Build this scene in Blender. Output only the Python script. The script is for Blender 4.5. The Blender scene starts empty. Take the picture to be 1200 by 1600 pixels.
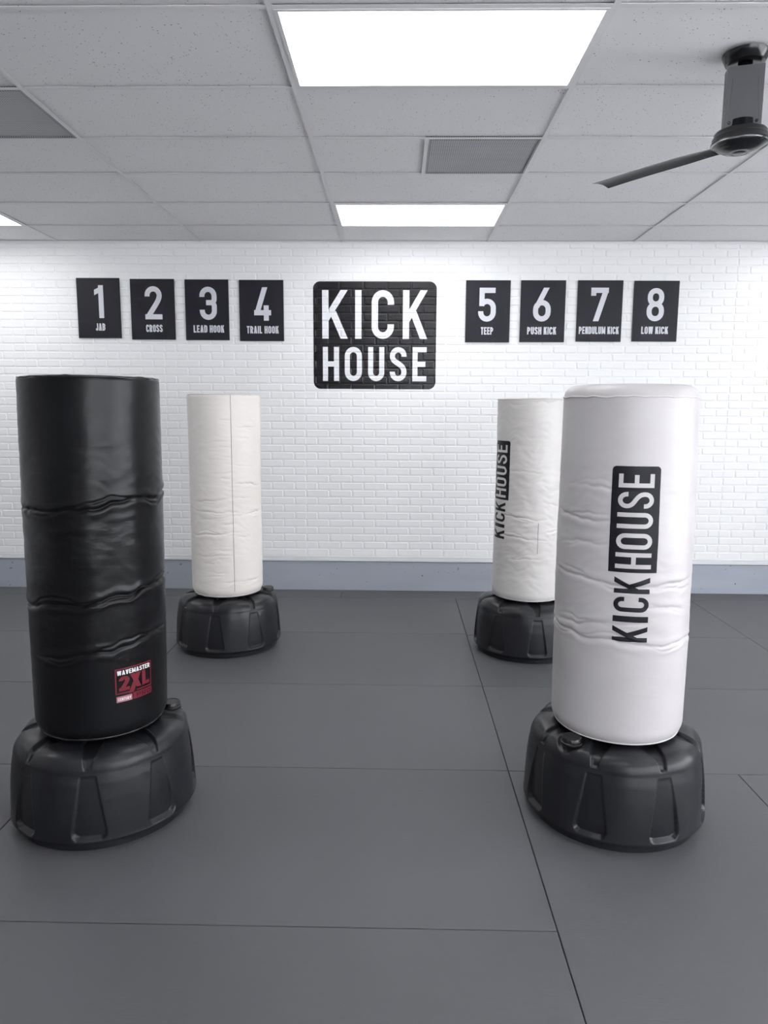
import bpy, math, random
from math import sin, cos, pi, radians as RAD
from mathutils import Vector, Matrix, noise
from bisect import bisect_right

random.seed(7)
S = bpy.context.scene
C = S.collection

# ------------------------------------------------------------------ camera, world, lights, exposure
F_PX, PITCH, YAW, ROLL = 1122.56, 0.1406, 0.0180, 0.0054
CAM = Vector((0.4645, -6.3328, 1.6058))
cd = bpy.data.cameras.new('camera'); cam = bpy.data.objects.new('camera', cd); C.objects.link(cam)
cd.sensor_fit = 'VERTICAL'; cd.sensor_height = 36.0; cd.lens = F_PX / 1600 * 36.0
cd.clip_start = 0.05; cd.clip_end = 100
fw = Vector((-sin(YAW) * cos(PITCH), cos(YAW) * cos(PITCH), -sin(PITCH)))
rt = Vector((cos(YAW), sin(YAW), 0)); up = rt.cross(fw)
c_, s_ = cos(ROLL), sin(ROLL)
ax, ay = c_ * rt + s_ * up, -s_ * rt + c_ * up
cam.matrix_world = Matrix(((ax.x, ay.x, -fw.x, CAM.x), (ax.y, ay.y, -fw.y, CAM.y), (ax.z, ay.z, -fw.z, CAM.z), (0, 0, 0, 1)))
S.camera = cam

S.view_settings.view_transform = 'Standard'; S.view_settings.look = 'None'
S.view_settings.gamma = 1.0; S.view_settings.use_curve_mapping = False
S.view_settings.exposure = 0.18
PANEL_LIGHT = 7.5          # radiance of the lit ceiling panels
SKY_LIGHT = 7.0            # daylight outside the side windows

world = bpy.data.worlds.new('daylight'); S.world = world; world.use_nodes = True
bg = world.node_tree.nodes['Background']
bg.inputs['Color'].default_value = (0.93, 0.955, 1.0, 1); bg.inputs['Strength'].default_value = SKY_LIGHT

# room dimensions
HC = 3.0126
XL, XR, YF = -4.9, 6.1, -9.6
WINDOWS = [(-9.2, -7.3), (-7.1, -5.2), (-5.0, -3.1)]     # y ranges of the windows in the right wall
FRONT = [(1.0, 2.0), (2.25, 3.25), (3.5, 4.5), (4.75, 5.75)]   # x ranges of the shopfront glazing behind the viewer
WZ0, WZ1 = 0.12, 2.85
for (a, b) in FRONT:
    ld = bpy.data.lights.new('window_portal', 'AREA'); ld.shape = 'RECTANGLE'
    ld.size = b - a; ld.size_y = WZ1 - WZ0; ld.cycles.is_portal = True
    lo = bpy.data.objects.new('window_portal', ld); C.objects.link(lo)
    lo.location = ((a + b) / 2, YF - 0.13, (WZ0 + WZ1) / 2); lo.rotation_euler = (RAD(90), 0, 0)
for (a, b) in WINDOWS:                       # light portals: they only help sample the sky through each window
    ld = bpy.data.lights.new('window_portal', 'AREA'); ld.shape = 'RECTANGLE'
    ld.size = WZ1 - WZ0; ld.size_y = b - a; ld.cycles.is_portal = True
    lo = bpy.data.objects.new('window_portal', ld); C.objects.link(lo)
    lo.location = (XR + 0.13, (a + b) / 2, (WZ0 + WZ1) / 2); lo.rotation_euler = (0, RAD(90), 0)

# ------------------------------------------------------------------ helpers
def mat(name, col=(.8, .8, .8), rough=.5, spec=.5, metal=0.0, coat=0.0, emit=None):
    m = bpy.data.materials.new(name); m.use_nodes = True
    b = m.node_tree.nodes['Principled BSDF']
    b.inputs['Base Color'].default_value = (*col, 1); b.inputs['Roughness'].default_value = rough
    b.inputs['Specular IOR Level'].default_value = spec; b.inputs['Metallic'].default_value = metal
    b.inputs['Coat Weight'].default_value = coat; b.inputs['Coat Roughness'].default_value = .15
    if emit:
        b.inputs['Emission Color'].default_value = (*emit[0], 1); b.inputs['Emission Strength'].default_value = emit[1]
    return m

def nd(m, typ, **kw):
    n = m.node_tree.nodes.new(typ)
    for k, v in kw.items():
        if k in n.inputs: n.inputs[k].default_value = v
        else: setattr(n, k, v)
    return n

def lk(m, a, b): m.node_tree.links.new(a, b)
def bsdf(m): return m.node_tree.nodes['Principled BSDF']

def coords(m, scale=(1, 1, 1), rot=(0, 0, 0)):
    tc = nd(m, 'ShaderNodeTexCoord'); mp = nd(m, 'ShaderNodeMapping')
    mp.inputs['Scale'].default_value = scale; mp.inputs['Rotation'].default_value = rot
    lk(m, tc.outputs['Object'], mp.inputs['Vector']); return mp.outputs['Vector']

def ramp(m, src, stops):
    r = nd(m, 'ShaderNodeValToRGB'); e = r.color_ramp.elements
    while len(e) < len(stops): e.new(0.5)
    for el, (p, c) in zip(e, stops):
        el.position = p; el.color = (*c, 1) if len(c) == 3 else c
    lk(m, src, r.inputs['Fac']); return r.outputs['Color']

def bump(m, src, strength=.3, dist=.002, prev=None):
    b = nd(m, 'ShaderNodeBump', Strength=strength, Distance=dist)
    lk(m, src, b.inputs['Height'])
    if prev: lk(m, prev, b.inputs['Normal'])
    lk(m, b.outputs['Normal'], bsdf(m).inputs['Normal']); return b.outputs['Normal']

class MB:
    def __init__(s): s.v = []; s.f = []; s.m = []
    def quad(s, a, b, c, d, mi=0):
        k = len(s.v); s.v += [a, b, c, d]; s.f.append((k, k + 1, k + 2, k + 3)); s.m.append(mi)
    def poly(s, pts, mi=0):
        k = len(s.v); s.v += pts; s.f.append(tuple(range(k, k + len(pts)))); s.m.append(mi)
    def box(s, x0, x1, y0, y1, z0, z1, mi=0):
        k = len(s.v)
        s.v += [(x, y, z) for z in (z0, z1) for (x, y) in ((x0, y0), (x1, y0), (x1, y1), (x0, y1))]
        for f in ((0, 3, 2, 1), (4, 5, 6, 7), (0, 1, 5, 4), (1, 2, 6, 5), (2, 3, 7, 6), (3, 0, 4, 7)):
            s.f.append(tuple(k + i for i in f)); s.m.append(mi)
    def grid(s, rows, closed=False, mi=0):
        k = len(s.v); n = len(rows[0])
        for r in rows: s.v += r
        for i in range(len(rows) - 1):
            for j in range(n if closed else n - 1):
                j2 = (j + 1) % n
                s.f.append((k + i * n + j, k + i * n + j2, k + (i + 1) * n + j2, k + (i + 1) * n + j)); s.m.append(mi)
    def lathe(s, prof, n=48, c=(0, 0), mi=0, cap0=True, cap1=True):
        rows = [[(c[0] + r * cos(2 * pi * j / n), c[1] + r * sin(2 * pi * j / n), z) for j in range(n)] for r, z in prof]
        k = len(s.v); s.grid(rows, True, mi)
        if cap0: s.f.append(tuple(k + j for j in reversed(range(n)))); s.m.append(mi)
        if cap1:
            e = k + (len(prof) - 1) * n; s.f.append(tuple(e + j for j in range(n))); s.m.append(mi)
    def build(s, name, mats, parent=None, smooth=False, loc=None):
        me = bpy.data.meshes.new(name); me.from_pydata([tuple(p) for p in s.v], [], s.f)
        mats = mats if isinstance(mats, (list, tuple)) else [mats]
        for m in mats: me.materials.append(m)
        if len(mats) > 1: me.polygons.foreach_set('material_index', s.m)
        if smooth: me.polygons.foreach_set('use_smooth', [True] * len(s.f))
        me.update()
        o = bpy.data.objects.new(name, me); C.objects.link(o)
        if parent: o.parent = parent
        if loc: o.location = loc
        return o

def tag(o, label, cat, group=None):
    o['label'] = label; o['category'] = cat
    if group: o['group'] = group
    return o
def struct(o): o['kind'] = 'structure'; return o
def thing(name, label, cat, loc=(0, 0, 0), group=None, rz=0):
    o = bpy.data.objects.new(name, None); C.objects.link(o); o.location = loc; o.rotation_euler = (0, 0, rz)
    o.empty_display_size = .1
    return tag(o, label, cat, group)
def bevel(o, w, seg=2, ang=40):
    b = o.modifiers.new('bevel', 'BEVEL'); b.width = w; b.segments = seg; b.limit_method = 'ANGLE'; b.angle_limit = RAD(ang)
def sstep(a, b, x):
    t = min(1, max(0, (x - a) / (b - a))); return t * t * (3 - 2 * t)
def lerp(a, b, t): return a + (b - a) * t
def interp(tab, x):
    if x <= tab[0][0]: return tab[0][1]
    for (a, va), (b, vb) in zip(tab, tab[1:]):
        if x <= b: return va + (vb - va) * (x - a) / (b - a)
    return tab[-1][1]
def N(x, y, z): return noise.noise(Vector((x, y, z)))

# ------------------------------------------------------------------ lettering: condensed stroke alphabet, cap height 1
def arc(cx, cy, rx, ry, a0, a1, n=10):
    return [(cx + rx * cos(RAD(a0 + (a1 - a0) * i / n)), cy + ry * sin(RAD(a0 + (a1 - a0) * i / n))) for i in range(n + 1)]
def bez(p0, p1, p2, p3, n=10):
    out = []
    for i in range(n + 1):
        t = i / n; a, b, c, d = (1 - t) ** 3, 3 * t * (1 - t) ** 2, 3 * t * t * (1 - t), t ** 3
        out.append((a * p0[0] + b * p1[0] + c * p2[0] + d * p3[0], a * p0[1] + b * p1[1] + c * p2[1] + d * p3[1]))
    return out
def ribbon(pts, t, closed=False, tv=None):
    """centre line -> pairs of edge points"""
    out = []; n = len(pts)
    for i in range(n):
        if closed: a, b = pts[i - 1], pts[(i + 1) % n]
        else: a, b = pts[max(0, i - 1)], pts[min(n - 1, i + 1)]
        p = pts[i]
        d1 = Vector((p[0] - a[0], p[1] - a[1])); d2 = Vector((b[0] - p[0], b[1] - p[1]))
        if d1.length < 1e-9: d1 = d2.copy()
        if d2.length < 1e-9: d2 = d1.copy()
        d1.normalize(); d2.normalize()
        n1 = Vector((-d1.y, d1.x)); n2 = Vector((-d2.y, d2.x)); m = (n1 + n2)
        m.normalize(); k = 1 / max(.5, m.dot(n1)); m = m * (t / 2 * k)
        out.append(((p[0] + m.x, p[1] + m.y), (p[0] - m.x, p[1] - m.y)))
    if closed: out.append(out[0])
    return out
def para(xa, ya, xb, yb, d): return [((xa, ya), (xa + d, ya)), ((xb, yb), (xb + d, yb))]   # slanted bar with level ends
def bar(x0, y0, x1, y1, t): return ribbon([(x0, y0), (x1, y1)], t)

def glyph(ch, w, t):
    h = t / 2; x0, x1, r = h, w - h, (w - t) / 2; cx = w / 2; d = t * 1.12; G = []
    top = 1 - h; ry = min(r * 1.05, .5 - h)
    V = lambda x, a=0, b=1: G.append(bar(x, a, x, b, t))
    Hb = lambda y, a=0, b=None: G.append(bar(a, y, w if b is None else b, y, t))
    R = lambda p, c=False: G.append(ribbon(p, t, c))
    if ch == 'I': V(cx)
    elif ch == 'H': V(x0); V(x1); Hb(.5)
    elif ch == 'E': V(x0); Hb(top); Hb(.5, 0, w * .92); Hb(h)
    elif ch == 'L': V(x0); Hb(h)
    elif ch == 'T': V(cx); Hb(top)
    elif ch == 'O': R(arc(cx, top - ry, r, ry, 0, 180) + arc(cx, h + ry, r, ry, 180, 360), True)
    elif ch == 'U': R([(x0, 1)] + arc(cx, h + ry, r, ry, 180, 360) + [(x1, 1)])
    elif ch == 'J': R([(x1, 1)] + arc(cx, h + ry, r, ry, 360, 180) + [(x0, .30)])
    elif ch == 'C': R([(x1, min(.70, top - ry - .03))] + arc(cx, top - ry, r, ry, 0, 180) + arc(cx, h + ry, r, ry, 180, 360) + [(x1, max(.30, h + ry + .03))])
    elif ch == 'S': R([(x1, min(.72, top - ry - .02))] + arc(cx, top - ry, r, ry, 0, 180) + bez((x0, top - ry), (x0, .5), (x1, .55), (x1, h + ry), 14) + arc(cx, h + ry, r, ry, 360, 180)[1:] + [(x0, max(.28, h + ry + .02))])
    elif ch == 'K': V(x0); m_ = .42 / max(.02, w - d - t * .9); G.append([((w - d, 1), (w, 1)), ((t * .9, .58), (t * .9, max(.2, 1 - m_ * (w - t * .9))))]); G.append(para(max(t * .9, w * .26), .57, w - d, 0, d))
    elif ch == 'A': G.append(para(0, 0, cx - d / 2, 1, d)); G.append(para(w - d, 0, cx - d / 2, 1, d)); Hb(.27, w * .2, w * .8)
    elif ch == 'V': G.append(para(cx - d / 2, 0, 0, 1, d)); G.append(para(cx - d / 2, 0, w - d, 1, d))
    elif ch == 'W':
        q = d * .9
        G.append(para(w * .27 - q / 2, 0, 0, 1, q)); G.append(para(w * .27 - q / 2, 0, cx - q / 2, 1, q))
        G.append(para(w * .73 - q / 2, 0, cx - q / 2, 1, q)); G.append(para(w * .73 - q / 2, 0, w - q, 1, q))
    elif ch == 'M': V(x0); V(x1); G.append(para(cx - d / 2, .12, t * .2, 1, d * .8)); G.append(para(cx - d * .3, .12, w - t, 1, d * .8))
    elif ch == 'N': V(x0); V(x1); G.append(para(w - d, 0, 0, 1, d))
    elif ch == 'X': G.append(para(0, 0, w - d, 1, d)); G.append(para(w - d, 0, 0, 1, d))
    elif ch == 'Y': G.append(para(cx - d / 2, .38, 0, 1, d)); G.append(para(cx - d / 2, .38, w - d, 1, d)); V(cx, 0, .42)
    elif ch == 'D': V(x0); R([(x0, top)] + [(cx - r * .2, top)] + arc(cx - r * .2, top - ry, r * 1.2, ry, 90, 0) + arc(cx - r * .2, h + ry, r * 1.2, ry, 0, -90) + [(x0, h)])
    elif ch in 'PR':
        b = .44; rr = (top - b) / 2
        V(x0); R([(x0, top), (x1 - rr, top)] + arc(x1 - rr, b + rr, rr, rr, 90, -90) + [(x0, b)])
        if ch == 'R': G.append(para(cx - d * .5, .46, w - d, 0, d))
    elif ch == 'B':
        V(x0); m = .52
        for (a, b) in ((m, top), (h, m)):
            rr = (b - a) / 2; R([(x0, b), (x1 - rr, b)] + arc(x1 - rr, a + rr, rr, rr, 90, -90) + [(x0, a)])
    elif ch == '1': V(w * .62 + h * .0); G.append([((w * .62 + h, 1), (w * .62 + h, 1 - t * 1.05)), ((w * .10, .86), (w * .10, .86 - t * 1.05))])
    elif ch == '2':
        R([(x0, top - ry - .03)] + arc(cx, top - ry, r, ry, 180, 0) + bez((x1, top - ry), (x1, .58), (cx + r * .25, .42), (x0 + t * .12, t * .55), 10)); Hb(h)
    elif ch == '3':
        R([(x0, top - ry - .03)] + arc(cx, top - ry, r, ry, 180, 0) + [(x1, .63)] + arc(x1 - .11, .63, .11, .11, 0, -90)[1:] + [(w * .38, .52)])
        R([(w * .38, .52), (x1 - .11, .52)] + arc(x1 - .11, .41, .11, .11, 90, 0) + arc(cx, h + ry, r, ry, 0, -180)[0:] + [(x0, h + ry + .03)])
    elif ch == '4': G.append(para(w * .02, .19, w * .50, 1, t * 1.05)); Hb(.24, w * .02, w); V(w * .72, 0, .46)
    elif ch == '5':
        Hb(top, t * .2, w * .96); V(x0 + t * .2, .46, 1)
        R([(x0 + t * .1, .49), (x0 + t * .25, .53)] + arc(cx, .60 - ry, r, ry, 130, 0) + arc(cx, h + ry, r, ry, 0, -180) + [(x0, h + ry + .03)])
    elif ch == '6':
        R(arc(cx, .56 - ry, r, ry, 0, 180) + arc(cx, h + ry, r, ry, 180, 360), True)
        G.append(para(x0 - h * .9, .40, w * .58, 1, t * 1.1))
    elif ch == '7': Hb(top); V(x0, .76, 1); G.append(para(w * .16, 0, w - t * 1.08, .92, t * 1.1))
    elif ch == '8':
        q = r * .92
        R(arc(cx, top - q, q, q, 0, 180) + arc(cx, .52 + q, q, q, 180, 360), True)
        R(arc(cx, .52 - ry, r, ry, 0, 180) + arc(cx, h + ry, r, ry, 180, 360), True)
    return G

WID = {'I': None, 'M': 1.3, 'W': 1.4, 'L': .86, 'E': .88, 'T': .92, 'A': 1.06, 'J': .86}
def word(txt, t=.2, w=.44, sp=.09, space=.2):
    """strips of a word in cap-height units, and its width"""
    x = 0; out = []
    for ch in txt:
        if ch == ' ': x += space; continue
        gw = t if ch == 'I' else w * WID.get(ch, 1)
        for st in glyph(ch, gw, t): out.append([((a[0] + x, a[1]), (b[0] + x, b[1])) for a, b in st])
        x += gw + sp
    return out, x - sp
def place(strips, x0, y0, sx, sy): return [[((x0 + a[0] * sx, y0 + a[1] * sy), (x0 + b[0] * sx, y0 + b[1] * sy)) for a, b in st] for st in strips]

def lay(mb, strips, fn, off, step=None, mi=0, jit=0.00003):
    """lays strips on a surface; fn(u, v, off) -> point; step subdivides so that they follow its relief"""
    for q, st in enumerate(strips):
        o = off + jit * (q % 9)
        pairs = [st[0]]
        for (a0, b0), (a1, b1) in zip(st, st[1:]):
            L = max(math.hypot(a1[0] - a0[0], a1[1] - a0[1]), math.hypot(b1[0] - b0[0], b1[1] - b0[1]))
            n = max(1, math.ceil(L / step)) if step else 1
            for i in range(1, n + 1):
                k = i / n
                pairs.append(((lerp(a0[0], a1[0], k), lerp(a0[1], a1[1], k)), (lerp(b0[0], b1[0], k), lerp(b0[1], b1[1], k))))
        wd = max(math.hypot(a[0] - b[0], a[1] - b[1]) for a, b in pairs)
        m = max(1, math.ceil(wd / step)) if step else 1
        rows = [[fn(lerp(a[0], b[0], j / m), lerp(a[1], b[1], j / m), o) for j in range(m + 1)] for a, b in pairs]
        mb.grid(rows, False, mi)

def rrect_strip(x0, x1, y0, y1, rt_=0.0, rb=0.0, n=10, step=None):
    """rounded rectangle as one strip running from y0 to y1"""
    ys = set([y0, y1])
    for i in range(n + 1):
        if rb: ys.add(y0 + rb * (1 - cos(pi / 2 * i / n)))
        if rt_: ys.add(y1 - rt_ * (1 - cos(pi / 2 * i / n)))
    ys = sorted(ys); st = []
    for y in ys:
        ins = 0
        if rb and y < y0 + rb: q = y0 + rb - y; ins = rb - math.sqrt(max(0, rb * rb - q * q))
        if rt_ and y > y1 - rt_: q = y - y1 + rt_; ins = rt_ - math.sqrt(max(0, rt_ * rt_ - q * q))
        st.append(((x0 + ins, y), (x1 - ins, y)))
    return st

# ------------------------------------------------------------------ materials
M = {}
M['brick'] = m = mat('white_brick_paint', (.86, .86, .86), .42)
v = coords(m); n1 = nd(m, 'ShaderNodeTexNoise', Scale=55.0, Detail=5.0); lk(m, v, n1.inputs['Vector'])
n2 = nd(m, 'ShaderNodeTexNoise', Scale=9.0, Detail=2.0); lk(m, v, n2.inputs['Vector'])
b1 = bump(m, n1.outputs['Fac'], .16, .003); bump(m, n2.outputs['Fac'], .12, .008, b1)
M['wall'] = mat('white_wall_paint', (.72, .72, .73), .6)
M['tile'] = m = mat('acoustic_ceiling_tile', (.86, .85, .86), .9, .2)
v = coords(m); vo = nd(m, 'ShaderNodeTexVoronoi', Scale=75.0); lk(m, v, vo.inputs['Vector'])
n1 = nd(m, 'ShaderNodeTexNoise', Scale=22.0, Detail=1.0); lk(m, v, n1.inputs['Vector'])
sep = nd(m, 'ShaderNodeSeparateColor'); lk(m, vo.outputs['Color'], sep.inputs['Color'])
rad = nd(m, 'ShaderNodeMath', operation='MULTIPLY'); lk(m, sep.outputs['Red'], rad.inputs[0]); rad.inputs[1].default_value = .36
rad2 = nd(m, 'ShaderNodeMath', operation='MULTIPLY'); lk(m, n1.outputs['Fac'], rad2.inputs[0]); lk(m, rad.outputs[0], rad2.inputs[1])
lt = nd(m, 'ShaderNodeMath', operation='LESS_THAN'); lk(m, vo.outputs['Distance'], lt.inputs[0]); lk(m, rad2.outputs[0], lt.inputs[1])
mx = nd(m, 'ShaderNodeMix', data_type='RGBA'); lk(m, lt.outputs[0], mx.inputs['Factor'])
mx.inputs['A'].default_value = (.86, .85, .86, 1); mx.inputs['B'].default_value = (.20, .20, .21, 1)
lk(m, mx.outputs['Result'], bsdf(m).inputs['Base Color'])
n3 = nd(m, 'ShaderNodeTexNoise', Scale=120.0, Detail=3.0); lk(m, v, n3.inputs['Vector']); bump(m, n3.outputs['Fac'], .2, .002)
M['grid'] = mat('white_ceiling_grid_metal', (.82, .81, .82), .8, .15)
M['diffuser'] = mat('lit_panel_diffuser', (.9, .9, .9), .5, emit=((.97, .985, 1.0), PANEL_LIGHT))
M['light_frame'] = mat('light_frame_white', (.8, .8, .8), .4)
M['vent'] = m = mat('perforated_vent_metal', (.3, .3, .31), .5)
v = coords(m); vo = nd(m, 'ShaderNodeTexVoronoi', Scale=85.0, Randomness=0.0); lk(m, v, vo.inputs['Vector'])
n1 = nd(m, 'ShaderNodeTexNoise', Scale=4.0, Detail=2.0); lk(m, v, n1.inputs['Vector'])
hole = ramp(m, vo.outputs['Distance'], [(.40, (0, 0, 0)), (.48, (1, 1, 1))])
inner_shade = ramp(m, n1.outputs['Fac'], [(.35, (.05, .05, .055)), (.65, (.16, .16, .17))])  # patchy shade behind the perforations, painted into the hole colour
mx = nd(m, 'ShaderNodeMix', data_type='RGBA'); lk(m, hole, mx.inputs['Factor']); lk(m, inner_shade, mx.inputs['A'])
mx.inputs['B'].default_value = (.42, .42, .44, 1); lk(m, mx.outputs['Result'], bsdf(m).inputs['Base Color'])
M['base_board'] = m = mat('blue_grey_baseboard', (.35, .38, .43), .5)
v = coords(m, (1, 1, 1)); n1 = nd(m, 'ShaderNodeTexNoise', Scale=38.0, Detail=2.0); lk(m, v, n1.inputs['Vector'])
v2 = coords(m, (.5, 1, 3)); n2 = nd(m, 'ShaderNodeTexNoise', Scale=2.0, Detail=3.0); lk(m, v2, n2.inputs['Vector'])
sc_ = ramp(m, n1.outputs['Fac'], [(.255, (.07, .07, .09)), (.285, (1, 1, 1))])
tint = ramp(m, n2.outputs['Fac'], [(.3, (.335, .36, .415)), (.7, (.385, .41, .465))])
mx = nd(m, 'ShaderNodeMix', data_type='RGBA', blend_type='MULTIPLY'); mx.inputs['Factor'].default_value = 1
lk(m, tint, mx.inputs['A']); lk(m, sc_, mx.inputs['B']); lk(m, mx.outputs['Result'], bsdf(m).inputs['Base Color'])
M['trim_white'] = mat('white_panel_trim', (.70, .71, .73), .4)
M['mat'] = m = mat('charcoal_floor_mat', (.095, .095, .102), .52, .45)
v = coords(m, (14, 260, 1)); n1 = nd(m, 'ShaderNodeTexNoise', Scale=1.0, Detail=4.0); lk(m, v, n1.inputs['Vector'])
v2 = coords(m); n2 = nd(m, 'ShaderNodeTexNoise', Scale=1.6, Detail=4.0); lk(m, v2, n2.inputs['Vector'])
oi = nd(m, 'ShaderNodeObjectInfo')
ad = nd(m, 'ShaderNodeMath', operation='MULTIPLY_ADD'); lk(m, oi.outputs['Random'], ad.inputs[0]); ad.inputs[1].default_value = .35; lk(m, n2.outputs['Fac'], ad.inputs[2])
cc = ramp(m, ad.outputs[0], [(.3, (.088, .088, .094)), (1.0, (.108, .108, .115))])
lk(m, cc, bsdf(m).inputs['Base Color'])
rr = nd(m, 'ShaderNodeMapRange'); lk(m, n2.outputs['Fac'], rr.inputs['Value']); rr.inputs['To Min'].default_value = .44; rr.inputs['To Max'].default_value = .6
lk(m, rr.outputs[0], bsdf(m).inputs['Roughness'])
n3 = nd(m, 'ShaderNodeTexNoise', Scale=420.0, Detail=2.0); lk(m, v2, n3.inputs['Vector'])
b1 = bump(m, n1.outputs['Fac'], .5, .0014); bump(m, n3.outputs['Fac'], .3, .001, b1)
M['subfloor'] = mat('dark_floor_screed', (.07, .07, .075), .7)

def vinyl(name, col, rough, dirt=None, wr=.5, coat=0.0):
    m = mat(name, col, rough, .5, coat=coat)
    v = coords(m, (5, 5, 22)); n1 = nd(m, 'ShaderNodeTexNoise', Scale=1.0, Detail=4.0, Roughness=.55, Distortion=.6); lk(m, v, n1.inputs['Vector'])
    v2 = coords(m); n2 = nd(m, 'ShaderNodeTexNoise', Scale=230.0, Detail=2.0); lk(m, v2, n2.inputs['Vector'])
    b1 = bump(m, n1.outputs['Fac'], wr, .012); bump(m, n2.outputs['Fac'], .08, .001, b1)
    if dirt:
        v3 = coords(m, (2.5, 2.5, 4)); n3 = nd(m, 'ShaderNodeTexNoise', Scale=1.0, Detail=5.0); lk(m, v3, n3.inputs['Vector'])
        lk(m, ramp(m, n3.outputs['Fac'], [(.3, dirt), (.6, col)]), bsdf(m).inputs['Base Color'])
    return m
M['black_vinyl'] = vinyl('black_vinyl', (.006, .0062, .0075), .29, wr=.10)
bsdf(M['black_vinyl']).inputs['Specular IOR Level'].default_value = .27
M['cream_vinyl'] = vinyl('off_white_vinyl', (.79, .745, .705), .42, (.74, .695, .65), .10)
M['white_vinyl'] = vinyl('white_vinyl', (.64, .615, .595), .42, (.59, .565, .545), .14)
M['pale_vinyl'] = vinyl('pale_worn_white_vinyl', (.53, .507, .51), .42, (.485, .458, .463), .08)
M['stitch'] = mat('dark_stitching', (.10, .09, .08), .7)
M['seam_white'] = mat('white_seam_edging', (.60, .58, .56), .45)
M['seam_black'] = mat('black_seam_edging', (.03, .03, .033), .25)
M['base'] = m = mat('moulded_black_plastic', (.0125, .013, .016), .36, .42)
v = coords(m); n1 = nd(m, 'ShaderNodeTexNoise', Scale=260.0, Detail=2.0); lk(m, v, n1.inputs['Vector'])
n2 = nd(m, 'ShaderNodeTexNoise', Scale=7.0, Detail=3.0); lk(m, v, n2.inputs['Vector'])
bump(m, n1.outputs['Fac'], .25, .001)
rr = nd(m, 'ShaderNodeMapRange'); lk(m, n2.outputs['Fac'], rr.inputs['Value']); rr.inputs['To Min'].default_value = .28; rr.inputs['To Max'].default_value = .44
lk(m, rr.outputs[0], bsdf(m).inputs['Roughness'])
M['cap'] = mat('black_cap_plastic', (.012, .012, .013), .35)
M['print_black'] = mat('black_print', (.010, .010, .014), .45, .22)
M['print_white'] = mat('white_print', (.74, .73, .73), .4)
M['print_red'] = mat('dark_red_print', (.165, .014, .026), .45, .3)
M['print_pink'] = mat('pale_pink_print', (.42, .17, .21), .45, .3)
M['decal_black'] = m = mat('black_wall_vinyl', (.011, .0105, .013), .22, .4)
v = coords(m); n1 = nd(m, 'ShaderNodeTexNoise', Scale=60.0, Detail=4.0); lk(m, v, n1.inputs['Vector']); bump(m, n1.outputs['Fac'], .45, .003)
M['decal_white'] = m = mat('white_wall_vinyl', (.78, .78, .82), .32)
M['sign_board'] = mat('black_sign_board', (.019, .019, .025), .45, .22)
M['sign_white'] = mat('white_sign_lettering', (.66, .66, .71), .35)
M['fan_metal'] = mat('dark_grey_fan_metal', (.115, .115, .122), .34, .5, metal=.3)
M['fan_black'] = mat('glossy_black_fan_enamel', (.010, .010, .012), .2, .5)
M['fan_steel'] = mat('grey_fan_blade_metal', (.10, .10, .105), .33, metal=.5)
M['chrome'] = mat('bright_metal', (.42, .42, .44), .25, metal=1)
M['glass'] = m = mat('window_glass', (1, 1, 1), .02)
bsdf(m).inputs['Transmission Weight'].default_value = 1.0; bsdf(m).inputs['IOR'].default_value = 1.02
M['frame'] = mat('dark_window_frame', (.05, .05, .055), .4)

# ------------------------------------------------------------------ the room
mb = MB(); mb.box(XL, XR, YF, .12, -.16, -.042)
struct(mb.build('floor', M['subfloor']))

# brick panelled wall: mortar plane at y = 0, bricks stand proud of it
BP, BW, BZ, XS, PW = .0663, .2032, .307, -.34, 1.2192
NR = 41; CH = .0035
def hsh(*a):
    q = sin(a[0] * 127.1 + a[1] * 311.7 + (a[2] if len(a) > 2 else 0) * 74.7) * 43758.5453
    return q - math.floor(q)
rows_e = []
for j in range(NR):
    e = []
    k0 = math.floor((XL - XS) / BW) - 1
    for k in range(k0, math.ceil((XR - XS) / BW) + 2):
        e.append((XS + (k + .5 * (j % 2)) * BW, .0060))
    if j % 2:
        for k in range(-5, 7): e.append((XS + k * PW, .0007))
    e = [(x + (hsh(j, i, 9) - .5) * .004 if g > .001 else x, g) for i, (x, g) in enumerate(sorted(e))]
    rows_e.append((e, [x for x, g in e]))
def brick_rect(j, i):
    e = rows_e[j][0]; (xa, ga), (xb, gb) = e[i], e[i + 1]
    z0 = BZ + j * BP + .0052 + (hsh(i, j, 1) - .5) * .0022; z1 = min(BZ + (j + 1) * BP - .0052 + (hsh(i, j, 2) - .5) * .0022, HC + .03)
    return xa + ga, xb - gb, z0, z1, .0030 + .0018 * hsh(i, j, 3), (ga < .001), (gb < .001)
def brick_h(x, z):
    j = int((z - BZ) // BP)
    best = 0
    for jj in (j,):
        if 0 <= jj < NR:
            i = bisect_right(rows_e[jj][1], x) - 1
            if 0 <= i < len(rows_e[jj][1]) - 1:
                x0, x1, z0, z1, h, fa, fb = brick_rect(jj, i)
                d = min((x - x0) / (.0015 if fa else CH), (x1 - x) / (.0015 if fb else CH), (z - z0) / CH, (z1 - z) / CH)
                best = max(best, h * min(1, max(0, d)))
    return best
mb = MB()
mb.box(XL, XR, 0, .12, -.042, HC + .12)
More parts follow.
